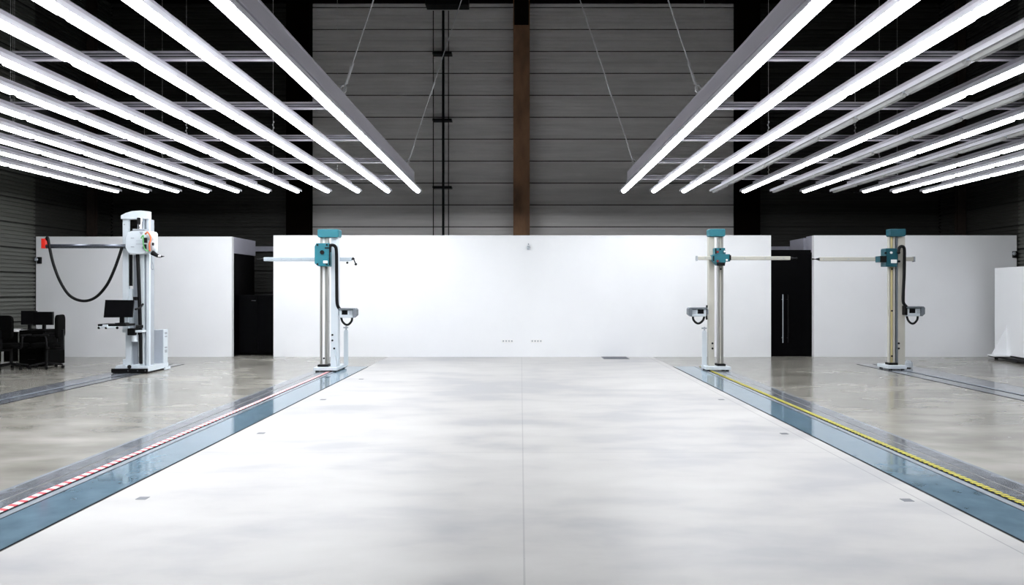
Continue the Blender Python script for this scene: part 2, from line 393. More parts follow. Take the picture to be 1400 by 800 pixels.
for side, s in (('left', -1), ('right', 1)):
    for k in range(11):
        lit = 1 if s < 0 else lit_r[k]
        x = s*(2.35+SP*k)
        where = '%s row of the %s-hand lighting rig' % (ordn[k] if k in (0, 10) else ordn[k], side) if k in (0, 10) else '%s row from the aisle in the %s-hand lighting rig' % (ordn[k], side)
        make_row(x, lit, ('glowing' if lit else 'unlit grey')+' strip light, '+where, 'strip lights of the %s rig' % side, (-s if k == 0 else 0), k)
    # cross rails
    rail = None
    for k in range(6):
        y = 18.0-2.33*k
        lab = 'aluminium cross rail over the %s rig, %s' % (side, ['nearest the far partitions', 'second from the far end', 'third from the far end', 'fourth from the far end', 'fifth from the far end', 'nearest the viewer'][k])
        if rail is None:
            b = MB(); a0, a1 = sorted((s*(2.35+.04), s*(2.35+SP*10+.35)))
            b.box(a0, a1, -.04, .04, 0, .022, M['alu']).box(a0, a1, -.032, .032, .022, .036, M['aludark']).box(a0, a1, -.04, .04, .036, .050, M['alu']).box(a0, a1, -.032, .032, .050, .064, M['aludark']).box(a0, a1, -.04, .04, .064, .086, M['alu'])
            rail = b.build('cross_rail', None); o = rail
        else: o = rail.copy(); COL.objects.link(o)
        o.location = (0, y, ZT+.123); tag(o, lab, 'rail', 'cross rails of the %s rig' % side)
    # slanting suspension wires with turnbuckles, to the ridge
    for k, (yw) in enumerate((17.0, 10.85, 6.2)):
        x = s*2.29; z0 = ZT+.30; x1 = x-s*1.93
        wr = empty('suspension_wire', (x, yw, z0), 'steel suspension wire slanting up from the %s rig fascia, %s' % (side, ['far one', 'middle one', 'near one'][k]), 'wire', 'slanting wires')
        dv = Vector((x1-x, 0, 10.0-z0)); n = dv.normalized()
        MB().cyl((0, 0, 0.02), dv, .009, n=6).build('wire', M['wire'], wr)
        MB().cyl(n*.12, n*.40, .018, n=8).cyl(n*1.45, n*1.75, .018, n=8).build('turnbuckle', M['wire'], wr)
        MB().pipe([Vector((.035*math.cos(a*PI/6), 0, .05+.05*math.sin(a*PI/6))) for a in range(13)], .013, n=6).cyl((0, 0, 0), (0, 0, .03), .02, n=8).build('hook', M['wire'], wr)
    # vertical hangers
    for k, (kx, kr) in enumerate(((2, 0), (2, 2), (4, 0), (4, 2), (6, 1), (6, 3), (8, 0), (8, 2), (10, 1))):
        x = s*(2.35+SP*kx+.2); y = 18.0-2.33*kr; z0 = ZT+.123+.086
        wr = empty('hanger_wire', (x, y, z0), 'thin vertical hanger wire of the %s rig above strip row %s, %s' % (side, ordn[kx], ['at the far rail', 'at the second rail', 'at the third rail', 'at the fourth rail'][kr]), 'wire', 'vertical hangers')
        MB().cyl((0, 0, 0), (0, 0, ZC-z0), .0025, n=5).build('wire', M['wire'], wr)
        b = MB()
        for q in range(5): b.sph((.006*(-1)**q, 0, .03+q*.045), .016, sc=(.8, .5, 1.3), n=4)
        b.build('chain', M['wire'], wr)

# ------------------------------------------------------------------ floor tracks
def strip(mb, s, xa, xb, z0, z1, m, y0=Y0+.5, y1=17.6):
    a, b = sorted((s*xa, s*xb)); mb.box(a, b, y0, y1, z0, z1, m)
for s, side in ((-1, 'left'), (1, 'right')):
    t = empty('floor_track', (0, 0, 0), '%s inner machine track of steel plates with %s tape along its groove' % (side, 'red and white' if s < 0 else 'yellow and black'), 'track')
    b = MB(); strip(b, s, 3.19, 3.205, 0, .002, None); b.build('groove', M['groove'], t)
    b = MB(); strip(b, s, 3.205, 3.625, 0, .004, None); b.build('blue_plate', M['blue'], t)['label'] = 'wide blue steel plate'
    b = MB(); strip(b, s, 3.625, 3.637, 0, .002, None); b.build('groove', M['groove'], t)
    b = MB(); strip(b, s, 3.637, 3.70, 0, .006, None); b.build('guide_rail', M['rail'], t)
    b = MB(); strip(b, s, 3.70, 3.735, 0, .002, None); b.build('groove', M['groove'], t)
    b = MB(); strip(b, s, 3.74, 3.80, 0, .005, None); b.build('hazard_tape', M['red_tape'] if s < 0 else M['yel_tape'], t)
    b = MB(); strip(b, s, 3.80, 3.93, 0, .004, None); strip(b, s, 3.95, 4.10, 0, .004, None); b.build('grey_plate', M['gplate'], t)
    b = MB(); strip(b, s, 4.10, 4.14, 0, .003, None); b.build('edge_strip', M['rail'], t)
for s, side, x0, x1 in ((-1, 'left', 7.30, 7.97), (1, 'right', 7.29, 8.24)):
    t = empty('floor_track', (0, 0, 0), '%s outer machine track of grey steel plates and dark groove' % side, 'track')
    wd = x1-x0
    b = MB(); strip(b, s, x0, x0+wd*.30, 0, .004, None, y1=18.2); strip(b, s, x0+wd*.46, x1, 0, .004, None, y1=18.2); b.build('grey_plate', M['gplate'], t)
    b = MB(); strip(b, s, x0+wd*.30, x0+wd*.36, 0, .002, None, y1=18.2); b.build('groove', M['groove'], t)
    b = MB(); strip(b, s, x0+wd*.36, x0+wd*.46, 0, .007, None, y1=18.2); b.build('guide_rail', M['rail'], t)
    b = MB(); strip(b, s, x0-.03, x0, 0, .003, None, y1=18.2); strip(b, s, x1, x1+.02, 0, .003, None, y1=18.2); b.build('edge_strip', M['groove'], t)

def fpt(px, py):
    D = FPX*CAMH/(py-CY); return ((px-CX)/FPX*D, D)
ins = None
for px, py, lab in ((195, 681.5, 'left of the centre joint, nearest the viewer'), (357, 592.5, 'left of the centre joint, second from the viewer'), (442, 546.5, 'left of the centre joint, third from the viewer'), (494, 518.5, 'left of the centre joint, farthest'),
                    (1240, 684, 'on the right, nearest the viewer'), (1072, 593, 'on the right, second from the viewer'), (986, 546.5, 'on the right, third from the viewer')):
    x, y = fpt(px, py)
    if ins is None: o = ins = MB().box(-.04, .04, -.04, .04, 0, .003, bev=.001).build('floor_socket', M['insert'])
    else: o = ins.copy(); COL.objects.link(o)
    o.location = (x, y, 0); tag(o, 'small square metal floor insert '+lab, 'floor plate', 'small floor inserts')
x, y = fpt(841, 489.6)
g = MB()
for k in range(9): g.box(x-.28, x+.28, y-.30+k*.068, y-.30+k*.068+.04, 0, .006)
g.box(x-.3, x+.3, y-.33, y-.31, 0, .007).box(x-.3, x+.3, y+.31, y+.33, 0, .007).box(x-.3, x-.28, y-.31, y+.31, 0, .007).box(x+.28, x+.3, y-.31, y+.31, 0, .007)
tag(g.build('floor_grate', M['insert']), 'dark floor grate at the foot of the middle partition', 'grate')

# ------------------------------------------------------------------ wall fittings
for px, lab in ((694, 'left'), (733.5, 'right')):
    x = (px-CX)/FPX*YP; z = CAMH-(466.5-CY)/FPX*YP
    e = empty('wall_socket_strip', (x, YP, z), 'strip of four small sockets low on the middle partition, the %s one' % lab, 'socket', 'socket strips')
    MB().box(-.14, .14, -.012, 0, -.035, .035, bev=.004).build('frame', M['label'], e)
    for k in range(4): MB().cyl((-.102+k*.068, -.016, .002), (-.102+k*.068, -.010, .002), .019).build('socket', M['mgrey'], e)
x = (722.5-CX)/FPX*YP; z = CAMH-(338-CY)/FPX*YP
e = empty('wall_sensor', (x, YP, z), 'small grey sensor high on the middle partition', 'sensor')
MB().box(-.03, .03, -.06, 0, -.06, .03, bev=.008).build('body', M['mgrey'], e); MB().cyl((0, -.02, .05), (0, -.02, .09), .012).build('antenna', M['mgrey'], e)
for px, py, lab in ((1387, 347, 'right'), (48, 355, 'left')):
    x = (px-CX)/FPX*(YP-.05); z = CAMH-(py-CY)/FPX*YP
    if px < 100: x += .08
    e = empty('wall_camera', (x, YP, z), 'small dark wall bracket at the %s end of the outer partition' % lab, 'bracket')
    MB().box(-.03, .06, -.07, 0, -.10, .06, bev=.01).build('housing', M['black'], e); MB().sph((-.03, -.10, .0), .045, sc=(1, .8, 1), n=6).build('knob', M['mgrey'], e)

# black cabinet in the left opening
e = empty('storage_cabinet', (-6.45, 20.95, 0), 'black glossy cabinet standing in the left opening between partitions', 'cabinet')
MB().box(-.5, .48, -.25, .35, .05, 1.49, bev=.01).box(-.47, .45, -.2, .3, 0, .05).build('body', M['gloss'], e)
dd = MB().box(-.49, -.012, -.275, -.252, .08, 1.46, bev=.004).build('cabinet_door', M['gloss'], e); MB().box(-.17, -.06, -.292, -.274, 1.34, 1.352).build('handle', M['chrome'], dd)
dd = MB().box(.0, .47, -.275, -.252, .08, 1.46, bev=.004).build('cabinet_door', M['gloss'], e)

# ------------------------------------------------------------------ measuring machines
class K:
    """local builder: pixel measures on the machine's own depth turned into metres"""
    def __init__(s, px, D): s.D = D; s.px = px
    def x(s, p): return (p-s.px)/FPX*s.D
    def z(s, q): return CAMH-(q-CY)/FPX*s.D
def PB(k, mb, x0, y0, x1, y1, d0, d1, m=None, bev=0.):
    return mb.box(k.x(x0), k.x(x1), d0, d1, max(k.z(y1), 0.008), k.z(y0), m, bev)

def control_box(k, root, x0, y0, x1, y1, flip, yb, bodymat='mwhite'):
    """rounded pendant controller with hood, screen, keys and a cable loop"""
    f = -1 if flip else 1
    w = k.x(x1)-k.x(x0); h = k.z(y0)-k.z(y1); xc = (k.x(x0)+k.x(x1))/2; z0 = k.z(y1); z1 = k.z(y0)
    X = lambda u: xc+f*u*w/2
    def bx(u0, u1, a, b, v0, v1, bev=0.):
        p, q = sorted((X(u0), X(u1))); return MB().box(p, q, a, b, z0+v0*h, z0+v1*h, bev=bev)
    bd = bx(-.92, .62, yb, yb+.16, .0, .86, .02).build('control_box', M[bodymat], root)
    hood = MB(); p = [(X(-1), z0+.84*h), (X(-.9), z1), (X(.85), z1), (X(1), z0+.85*h), (X(1), z0+.25*h), (X(.7), z0), (X(.64), z0+.02*h), (X(.64), z0+.86*h)]
    hood.prism(p, yb-.04, yb+.18, 'y'); hood.build('hood', M['hood'], bd)
    bx(-.62, .02, yb-.006, yb+.002, .32, .78).build('screen', M['screen'], bd)
    kp = MB()
    for i in range(3):
        for j in range(4):
            a, b = sorted((X(.2+i*.13), X(.28+i*.13))); kp.box(a, b, yb-.008, yb, z0+(.3+j*.13)*h, z0+(.38+j*.13)*h)
    kp.build('keypad', M['mgrey'], bd)
    pts = [(X(-.75), yb+.06, z0+.02*h), (X(-.62), yb+.06, z0-.40*h), (X(-.28), yb+.06, z0-.72*h), (X(.05), yb+.06, z0-.72*h), (X(.38), yb+.06, z0-.38*h), (X(.45), yb+.06, z0+.02*h)]
    MB().pipe(spline(pts, 6), .022).build('cable_loop', M['black'], bd)
    return bd

def bolts(root, pts, y, r=.02, m='black'):
    for x, z in pts: MB().cyl((x, y-.012, z), (x, y+.003, z), r, n=10).build('bolt', M[m], root)

def teal_machine(cfg):
    k = K(cfg['px'], cfg['D']); c = cfg; mm = c['mat']
    root = empty('measuring_machine', ((c['px']-CX)/FPX*c['D'], c['D'], .006), c['label'], 'measuring machine', 'teal capped measuring machines')
    CD = c['cd']
    X = lambda p, dd=.2: (p-CX)/FPX*(c['D']+dd)-(c['px']-CX)/FPX*c['D']
    Z = lambda q, dd=.2: CAMH-.006-(q-CY)/FPX*(c['D']+dd)
    k.x = lambda p: X(p, .1); k.z = lambda q: Z(q, .1)
    BD = c['based']
    # base plate with feet
    b0, b1 = X(c['base'][0], 0), X(c['base'][1], 0); zb = c['baseh']
    bs = MB(); bs.box(b0, b1, 0, BD, .022, zb, bev=.008); o = bs.build('base', M['mwhite'], root)
    for fx in (b0+.06, b1-.06):
        for fy in (.06, BD-.06): MB().cyl((fx, fy, 0), (fx, fy, .03), .035).build('foot', M['black'], o)
    # guide column (rails + scale)
    g0, g1 = X(c['guide'][0]), X(c['guide'][1]); w = g1-g0; zt = Z(324); 
    g = MB(); g.box(g0, g0+w*.2, .2, .2+CD, zb, zt).box(g1-w*.28, g1, .2, .2+CD, zb, zt).box(g0+w*.2, g1-w*.28, .225, .2+CD, zb, zt)
    gc = g.build('guide_column', M[c['railmat']], root)
    sc = MB().box(g0+w*.3, g0+w*.62, .21, .228, zb, zt).build('scale', M[c['scalemat']], gc)
    MB().box(g0-.03, g1+.03, .12, .24+CD, zb, zb+.045, bev=.006).build('bellows', M['black'], gc)
    for q in c.get('gb', ()): MB().cyl((g0+w*.5, .195, Z(q)), (g0+w*.5, .215, Z(q)), .018, n=8).build('bolt', M['black'], gc)
    # box column
    h0, h1 = X(c['box'][0]), X(c['box'][1])
    bc = MB().box(h0, h1, .2, .2+CD, zb, zt, bev=.006).build('box_column', M[mm], root)
    for (bxp, byp) in c['boxbolts']: MB().cyl((X(bxp), .186, Z(byp)), (X(bxp), .205, Z(byp)), .020, n=10).build('bolt', M['black'], bc)
    if c.get('edge'): MB().box(h0-.035, h0-.002, .21, .2+CD, zb, zt).build('cable_slot', M['hood'], bc)
    # cap
    cp = MB(); x0, x1 = X(c['cap'][0], .12), X(c['cap'][1], .12); z0, z1 = Z(c['cap'][3], .12), Z(c['cap'][2], .12)
    cp.prism([(x0+.02, z0), (x0, z0+.025), (x0, z1-.015), (x0+.015, z1), (x1-.015, z1), (x1, z1-.015), (x1, z0+.025), (x1-.02, z0)], .12, .24+CD, 'y', bev=.006)
    cp.build('top_cap', M[c['teal']], root)
    # carriage head
    hd = MB()
    hy0 = c['hy'][0]; pts = [(X(a, hy0), Z(b, hy0)) for a, b in c['head']]
    hd.prism(pts, c['hy'][0], c['hy'][1], 'y', bev=.006)
    hh = hd.build('carriage_head', M[c['teal']], root)
    for a, b, r, m in c['knobs']: MB().cyl((X(a, hy0), hy0-.02, Z(b, hy0)), (X(a, hy0), hy0+.01, Z(b, hy0)), r/FPX*c['D'], n=14).build('knob', M[m], hh)
    for a, b, a2, b2, m in c['plates']: MB().box(X(a, hy0), X(a2, hy0), hy0-.012, hy0+.004, Z(b2, hy0), Z(b, hy0), bev=.003).build('label_plate' if m == 'label' else 'clamp', M[m], hh)
    # horizontal arm
    ya = c['armY']; a0, a1 = X(c['arm'][0], ya), X(c['arm'][1], ya); z0, z1 = Z(c['arm'][3], ya), Z(c['arm'][2], ya)
    am = MB().box(a0, a1, ya, ya+.085, z0, z1, bev=.012); arm = am.build('horizontal_arm', M[c['armmat']], root)
    t = c['tip']     # probe end -1 left / +1 right
    zc = (z0+z1)/2
    xe = a0 if t < 0 else a1
    MB().cyl((xe, ya+.04, zc), (xe+t*.06, ya+.04, zc), .030, r2=.018).cyl((xe+t*.06, ya+.04, zc), (xe+t*.13, ya+.04, zc), .010).sph((xe+t*.13, ya+.04, zc), .018, n=6).build('probe', M['black'], arm)
    xo = a1 if t < 0 else a0
    if c.get('knobend'):
        MB().cyl((xo-.01, ya+.02, zc), (xo+.05*-t, ya+.02, zc+.01), .02).cyl((xo-t*.02, ya, zc+.04), (xo-t*.08, ya, zc-.10), .012).sph((xo-t*.08, ya, zc-.10), .028, n=6).sph((xo+t*.09, ya, zc-.07), .024, n=6).build('end_crank', M['black'], arm)
    else:
        MB().box(min(xo, xo-t*.03), max(xo, xo-t*.03), ya-.005, ya+.09, z0-.015, z1+.01, bev=.006).build('end_stop', M['mgrey'], arm)
    for q in c.get('armbolts', ()): MB().cyl((X(q, ya), ya-.004, zc), (X(q, ya), ya+.004, zc), .012, n=8).build('bolt', M['mgrey'], arm)
    # hose
    if 'hose' in c:
        MB().pipe(spline([(X(a, y), y, Z(b, y)) for a, b, y in c['hose']], 7), c.get('hr', .032), n=10).build('energy_hose', M['black'], root)
    # control box and its post
    control_box(k, root, *c['ctrl'], c['flip'], .10)
    q = c['post']
    if q:
        PY = c['posty']; p0, p1 = X(q[0], PY), X(q[1], PY)
        ps = MB().box(p0, p1, PY, PY+.06, zb, Z(q[2], PY)).box(p0+.01, p1-.01, PY+.01, PY+.05, Z(q[2], PY), Z(q[2]-2, PY)); pst = ps.build('side_post', M['mwhite'] , root)
        MB().cyl(((p0+p1)/2, PY+.03, Z(q[2]-2, PY)), ((p0+p1)/2, PY+.03, Z(q[2]-7, PY)), .014).box(p0-.01, p1+.0, PY+.01, PY+.05, Z(q[2]-4, PY), Z(q[2]-6, PY)).build('post_fitting', M['mgrey'], pst)
    bxm = MB()
    if c.get('skirt'):
        s = c['skirt']; bxm.prism([(X(s[0]), zb), (X(s[0]), Z(s[2])+.0), (X(s[1])-.05, Z(s[2])), (X(s[1]), zb+.05), (X(s[1]), zb)], .10, .2, 'y'); bxm.build('column_skirt', M['mwhite'], root)
    else: bxm.bm.free()
    # motor bracket that ties the control box to the column
    cx0, cy0, cx1, cy1 = c['ctrl']; zc = (Z(cy0)+Z(cy1))/2
    e0, e1 = (X(cx0)+.03, h0+.02) if c['flip'] else (h1-.02, X(cx1)-.05)
    e0, e1 = sorted((e0, e1)); MB().box(e0, e1, .24, .30, zc-.05, zc+.05).build('mount_arm', M['mgrey'], root)
    if c.get('edge'): MB().box(X(cx0-1.5, .08), X(cx0+2.5, .08), .08, .24, Z(cy1-1.5, .08), Z(cy0-1, .08), bev=.01).build('junction_box', M['black'], root)
    if c.get('puck'):
        p = c['puck']; xc = X(p[0], .45)
        MB().cyl((xc, .45, .0), (xc, .45, Z(502, .45)), .05).build('track_clamp', M['black'], root)
        MB().cyl((xc, .45, Z(502, .45)), (xc, .45, Z(495, .45)), X(p[0]+5.5, .45)-xc).cyl((xc, .45, Z(495, .45)), (xc, .45, Z(493, .45)), .05).build('clamp_housing', M['mwhite'], root)
    return root

teal_machine(dict(px=452, D=16.45, mat='mwhite', railmat='steel', scalemat='label', armmat='marm', teal='teal',
    label='teal topped measuring column on the red and white taped track, left of centre',
    base=(428.5, 461), based=.90, cd=.16, posty=.50, baseh=.085, guide=(437.5, 448), box=(452.5, 462.5), boxbolts=((454.5, 458), (454.5, 465.5), (457, 476.5)), gb=(490,),
    cap=(434, 463, 313.5, 324.5), head=((432.5, 332.5), (450, 332.5), (450, 364), (434.5, 364), (430, 360), (430, 337)), hy=(-.02, .42),
    knobs=((440.5, 345, 2.9, 'black'), (434.2, 335, 1.3, 'black'), (447, 335, 1.3, 'black'), (434.2, 361.3, 1.3, 'black'), (447, 361.3, 1.3, 'black')),
    plates=((442, 356.5, 448, 360, 'label'), (444, 338.3, 450.5, 340, 'black'), (450, 334, 451.5, 363, 'black')),
    armY=.40, arm=(360, 481, 351.7, 357.2), tip=-1, knobend=1, armbolts=(372, 385, 398, 412, 425),
    hose=((450.5, 345, .05), (451, 337.5, .05), (454, 335.2, .05), (458.5, 337.5, .08), (460, 346, .1), (460.3, 370, .12), (460.5, 395, .12), (461, 415, .12), (464, 422, .15), (467, 424, .18)),
    ctrl=(462.5, 421.5, 487.5, 434.5), flip=0, post=(470, 475.5, 453), skirt=(453.5, 461.5, 478)))

teal_machine(dict(px=978, D=16.6, mat='mbeige', railmat='steel', scalemat='mbeige', armmat='mbeige', teal='tealm',
    label='teal topped measuring column on the yellow and black taped track, right of centre',
    base=(965, 999.5), based=.45, cd=.14, posty=.30, baseh=.085, guide=(982, 989), box=(969, 976.8), boxbolts=((974, 469.5), (974, 476.5)), gb=(368,),
    cap=(970, 991.7, 313, 323.3), head=((977.5, 339), (991.5, 339), (992, 347.5), (998.5, 347.5), (998.5, 357.5), (992.5, 357.5), (991, 363), (981, 363), (975, 356), (974, 348.5), (977.5, 347.5)), hy=(-.02, .17),
    knobs=((981, 344.5, 1.6, 'redd'), (981, 357, 1.5, 'redd'), (990.5, 344, 1.3, 'label'), (993.5, 355.5, 1.3, 'label'), (984.5, 341, 1.2, 'black')),
    plates=((977.6, 340, 979.5, 347, 'black'), (980, 359, 991, 363.5, 'black'), (974.5, 350, 976.5, 357, 'black'), (997, 349, 999.5, 356, 'black'), (988.5, 342.5, 992, 347, 'tealdk')),
    armY=.08, arm=(954, 1081, 350.5, 355.5), tip=1, armbolts=(964, 1018, 1046, 1055, 1063, 1071),
    ctrl=(941, 420.5, 967, 433), flip=1, post=(960.5, 966.5, 454),
    hose=((966.5, 417.5, .14), (965.8, 424, .13), (965.6, 430, .13), (966.3, 437, .14)), hr=.018))

teal_machine(dict(px=1226, D=16.8, mat='mbeige', railmat='mbeige', scalemat='brass', armmat='mbeige', teal='tealdk',
    label='dark teal topped measuring column with a yellowed scale on the right outer track',
    base=(1215, 1240), based=.55, cd=.08, posty=.3, edge=1, baseh=.09, guide=(1215.5, 1223.5), box=(1228, 1237.5), boxbolts=((1228.7, 469.5), (1228.7, 476.5)), gb=(368, 425, 487),
    cap=(1217, 1238.6, 313, 323.3), head=((1212, 339.5), (1226, 339.5), (1227.5, 343), (1227.5, 361), (1225, 364.5), (1211, 364.5), (1211, 358.5), (1203.5, 358.5), (1203.5, 350), (1211, 350), (1211, 341)), hy=(.06, .30),
    knobs=((1218.3, 345.5, 1.6, 'label'), (1210.5, 346, 1.4, 'black'), (1228.5, 345.5, 2.0, 'black'), (1229, 357.5, 1.5, 'black')),
    plates=((1218, 355, 1226, 359.8, 'label'), (1203.3, 350, 1212, 358.7, 'black'), (1212, 361.5, 1226, 364.8, 'tealdk')),
    armY=.32, arm=(1121, 1249.5, 351.5, 357), tip=-1, armbolts=(1126, 1140, 1160, 1180),
    hose=((1228, 346, .05), (1229.5, 339, .07), (1233, 336.8, .08), (1236.3, 340, .1), (1236.5, 355, .12), (1236, 380, .12), (1235, 400, .12), (1235, 413, .12), (1238, 418, .14), (1241, 421, .16)),
    hr=.03, ctrl=(1238.5, 419, 1263.5, 432.5), flip=0, post=None, puck=(1242, 0)))

# large white machine on the left
D1 = 16.14; PX1 = 190
k = K(PX1, D1); k.z = lambda q: CAMH-.008-(q-CY)/FPX*D1
X = lambda p, dd=0.: (p-CX)/FPX*(D1+dd)-(PX1-CX)/FPX*D1
Z = lambda q, dd=0.: CAMH-.008-(q-CY)/FPX*(D1+dd)
R = empty('measuring_machine', ((PX1-CX)/FPX*D1, D1, .008), 'large white measuring machine with computer arm and red tipped tube, on the left outer track', 'measuring machine')
b = MB(); b.prism([(X(155), .03), (X(158), .13), (X(202), .13), (X(202), .03)], 0, .95, 'y', bev=.004); b.build('base', M['mwhite'], R)
b = MB(); b.box(X(152.5), X(202), -.02, .02, .01, .09, bev=.005).box(X(153), X(201), .02, .93, 0, .03); bp = b.build('bumper', M['black'], R)
for p in (176, 189, 199.5): MB().cyl((X(p), -.03, .05), (X(p), -.018, .05), .012, n=8).build('bolt', M['chrome'], bp)
MB().box(X(158), X(172), .0, .25, .13, .145).box(X(203), X(205), .7, .95, .0, .05).build('base_lip', M['mwhite'], R)
zb = .13
# columns
b = MB(); b.box(X(167.5, .1), X(175.5, .1), .10, .18, Z(455, .1), Z(299, .1), bev=.006).box(X(175.5, .1), X(180, .1), .14, .20, Z(455, .1), Z(395, .1)); b.box(X(171, .1), X(179.5, .1), .11, .2, zb, Z(455, .1), bev=.01); b.build('left_column', M['mwhite'], R)
MB().box(X(175.5, .1), X(179, .1), .13, .18, Z(391, .1), Z(348, .1)).build('cable_chain', M['black'], R)
MB().box(X(179, .1), X(185, .1), .2, .24, zb, Z(348, .1)).build('inner_cover', M['mgrey'], R)
b = MB(); b.box(X(190, .1), X(197, .1), .10, .17, zb, Z(299, .1), bev=.006).box(X(200, .1), X(204, .1), .10, .17, zb, Z(299, .1), bev=.004); b.build('right_column', M['mwhite'], R)
MB().box(X(197, .1), X(200, .1), .16, .45, zb, Z(299, .1)).build('guide_slot', M['mgrey'], R)
MB().cyl((X(170, .1), .095, Z(307, .1)), (X(170, .1), .105, Z(307, .1)), .014, n=8).build('bolt', M['mgrey'], R)
# cap
pts = [(165, 299.5), (165, 294.5), (172, 291), (180, 288.7), (192, 287.8), (202.5, 289), (202.5, 299.5)]
MB().prism([(X(a, .05), Z(q, .05)) for a, q in pts], .05, .20, 'y', bev=.008).build('top_cap', M['mwhite'], R)
# lifting gear between cap and head
g = MB(); g.cyl((X(191), .02, Z(316)), (X(191), .02, Z(303)), .045).cyl((X(191), .02, Z(303)), (X(191), .02, Z(298)), .055)
g.build('lift_cylinder', M['chrome'], R); MB().cyl((X(191.2), -.04, Z(307)), (X(191.2), -.04, Z(298)), .035).build('cylinder_cap', M['black'], R)
MB().box(X(184.5), X(201), -.1, .1, Z(316), Z(313.5), bev=.004).build('mount_plate', M['mgrey'], R)
# head
def rr(x0, y0, x1, y1, r, n=5):
    out = []
    for cx_, cy_, a0 in ((x1-r, y1-r, 0), (x0+r, y1-r, 90), (x0+r, y0+r, 180), (x1-r, y0+r, 270)):
        for q in range(n+1): a = math.radians(a0+90*q/n); out.append((cx_+r*math.cos(a), cy_+r*math.sin(a)))
    return out
HD = MB().prism(rr(X(171, -.1), Z(347.5, -.1), X(204, -.1), Z(315.5, -.1), .15), -.10, .12, 'y', bev=.015).build('carriage_head', M['mwhite'], R)
MB().prism(rr(X(200, -.1), Z(346.5, -.1), X(210, -.1), Z(316, -.1), .06), -.06, .10, 'y', bev=.01).build('head_nose', M['mwhite'], HD)
MB().prism([(X(191, -.1), Z(317, -.1)), (X(196, -.1), Z(317, -.1)), (X(194.8, -.1), Z(320.5, -.1)), (X(192.5, -.1), Z(320.5, -.1))], -.115, -.09, 'y').build('clasp', M['mgrey'], HD)
MB().cyl((X(197.5, -.1), -.14, Z(339, -.1)), (X(197.5, -.1), -.09, Z(339, -.1)), .035).build('knob', M['mgrey'], HD)
for q in (325, 337): MB().box(X(179, -.1), X(183.5, -.1), -.11, -.095, Z(q+1, -.1), Z(q, -.1), bev=.002).build('slot', M['mgrey'], HD)
for q in (329, 332.5, 334): MB().box(X(186, -.1), X(197, -.1), -.107, -.098, Z(q+.6, -.1), Z(q, -.1)).build('label_line', M['pcgrey'], HD)
# wrist with coloured bands
MB().sph((X(209.5), -.08, Z(323.5)), .085, sc=(1, 1, 1), n=8).sph((X(213.5), -.10, Z(337)), .075, sc=(.9, 1, 1.4), n=8).cyl((X(211), -.06, Z(325)), (X(212), -.06, Z(344)), .07).build('wrist', M['mwhite'], HD)
MB().pipe(spline([(X(205), -.2, Z(321)), (X(209), -.22, Z(319)), (X(212.5), -.2, Z(326)), (X(210.5), -.2, Z(335)), (X(210.5), -.18, Z(344))], 6), .016).build('orange_cable', M['orange'], HD)
MB().pipe(spline([(X(200.5), -.24, Z(327)), (X(204), -.25, Z(323)), (X(203.5), -.24, Z(333)), (X(206), -.24, Z(342)), (X(209), -.2, Z(344))], 6), .012).build('green_cable', M['green'], HD)
MB().box(X(204.5), X(208), -.245, -.2, Z(333), Z(326), bev=.005).cyl((X(214.5), -.19, Z(334.5)), (X(216), -.19, Z(334.5)), .03).box(X(203.5), X(207), -.245, -.2, Z(341), Z(335), bev=.005).build('wrist_joint', M['black'], HD)
pr = MB().cyl((X(212), -.12, Z(346)), (X(221), -.14, Z(351)), .048, r2=.03).build('probe_head', M['black'], R)
MB().cyl((X(220.5), -.14, Z(350.8)), (X(224.5), -.14, Z(351.2)), .028).build('probe_collar', M['chrome'], pr)
MB().cyl((X(224.5), -.14, Z(351.2)), (X(229), -.14, Z(351)), .018, r2=.004).build('probe_tip', M['black'], pr)
MB().pipe(spline([(X(212), -.14, Z(350)), (X(211.8), -.14, Z(358)), (X(210.8), -.14, Z(365)), (X(213), -.14, Z(369)), (X(214.3), -.14, Z(366)), (X(212.5), -.14, Z(358))], 5), .008, n=6).build('cord', M['mgrey'], R)
# tube arm + red tip + hose
A = MB().cyl((X(63.5), .0, Z(336.8)), (X(172), .0, Z(336.8)), .040, n=16).build('tube_arm', M['tube'], R)
MB().box(X(58.5), X(63.5), -.06, .06, Z(339.8), Z(326.5), bev=.006).build('red_end_plate', M['red'], A)
MB().pipe(spline([(X(63), -.0, Z(327.5)), (X(66.5), -.03, Z(325.5)), (X(70), -.06, Z(338)), (X(76), -.07, Z(362)), (X(86), -.07, Z(387)), (X(99), -.07, Z(405)), (X(117), -.07, Z(411.5)), (X(134), -.07, Z(406)), (X(149), -.07, Z(389)), (X(159), -.06, Z(367)), (X(165), -.04, Z(348)), (X(167.5), -.02, Z(338))], 8), .027, n=10).build('hose', M['black'], A)
# loose cable beside the right column
MB().pipe(spline([(X(186.5), .05, Z(347)), (X(188), .05, Z(380)), (X(189), .06, Z(420)), (X(189.8), .07, Z(460)), (X(190), .08, Z(498))], 6), .034, n=8).build('power_cable', M['black'], R)
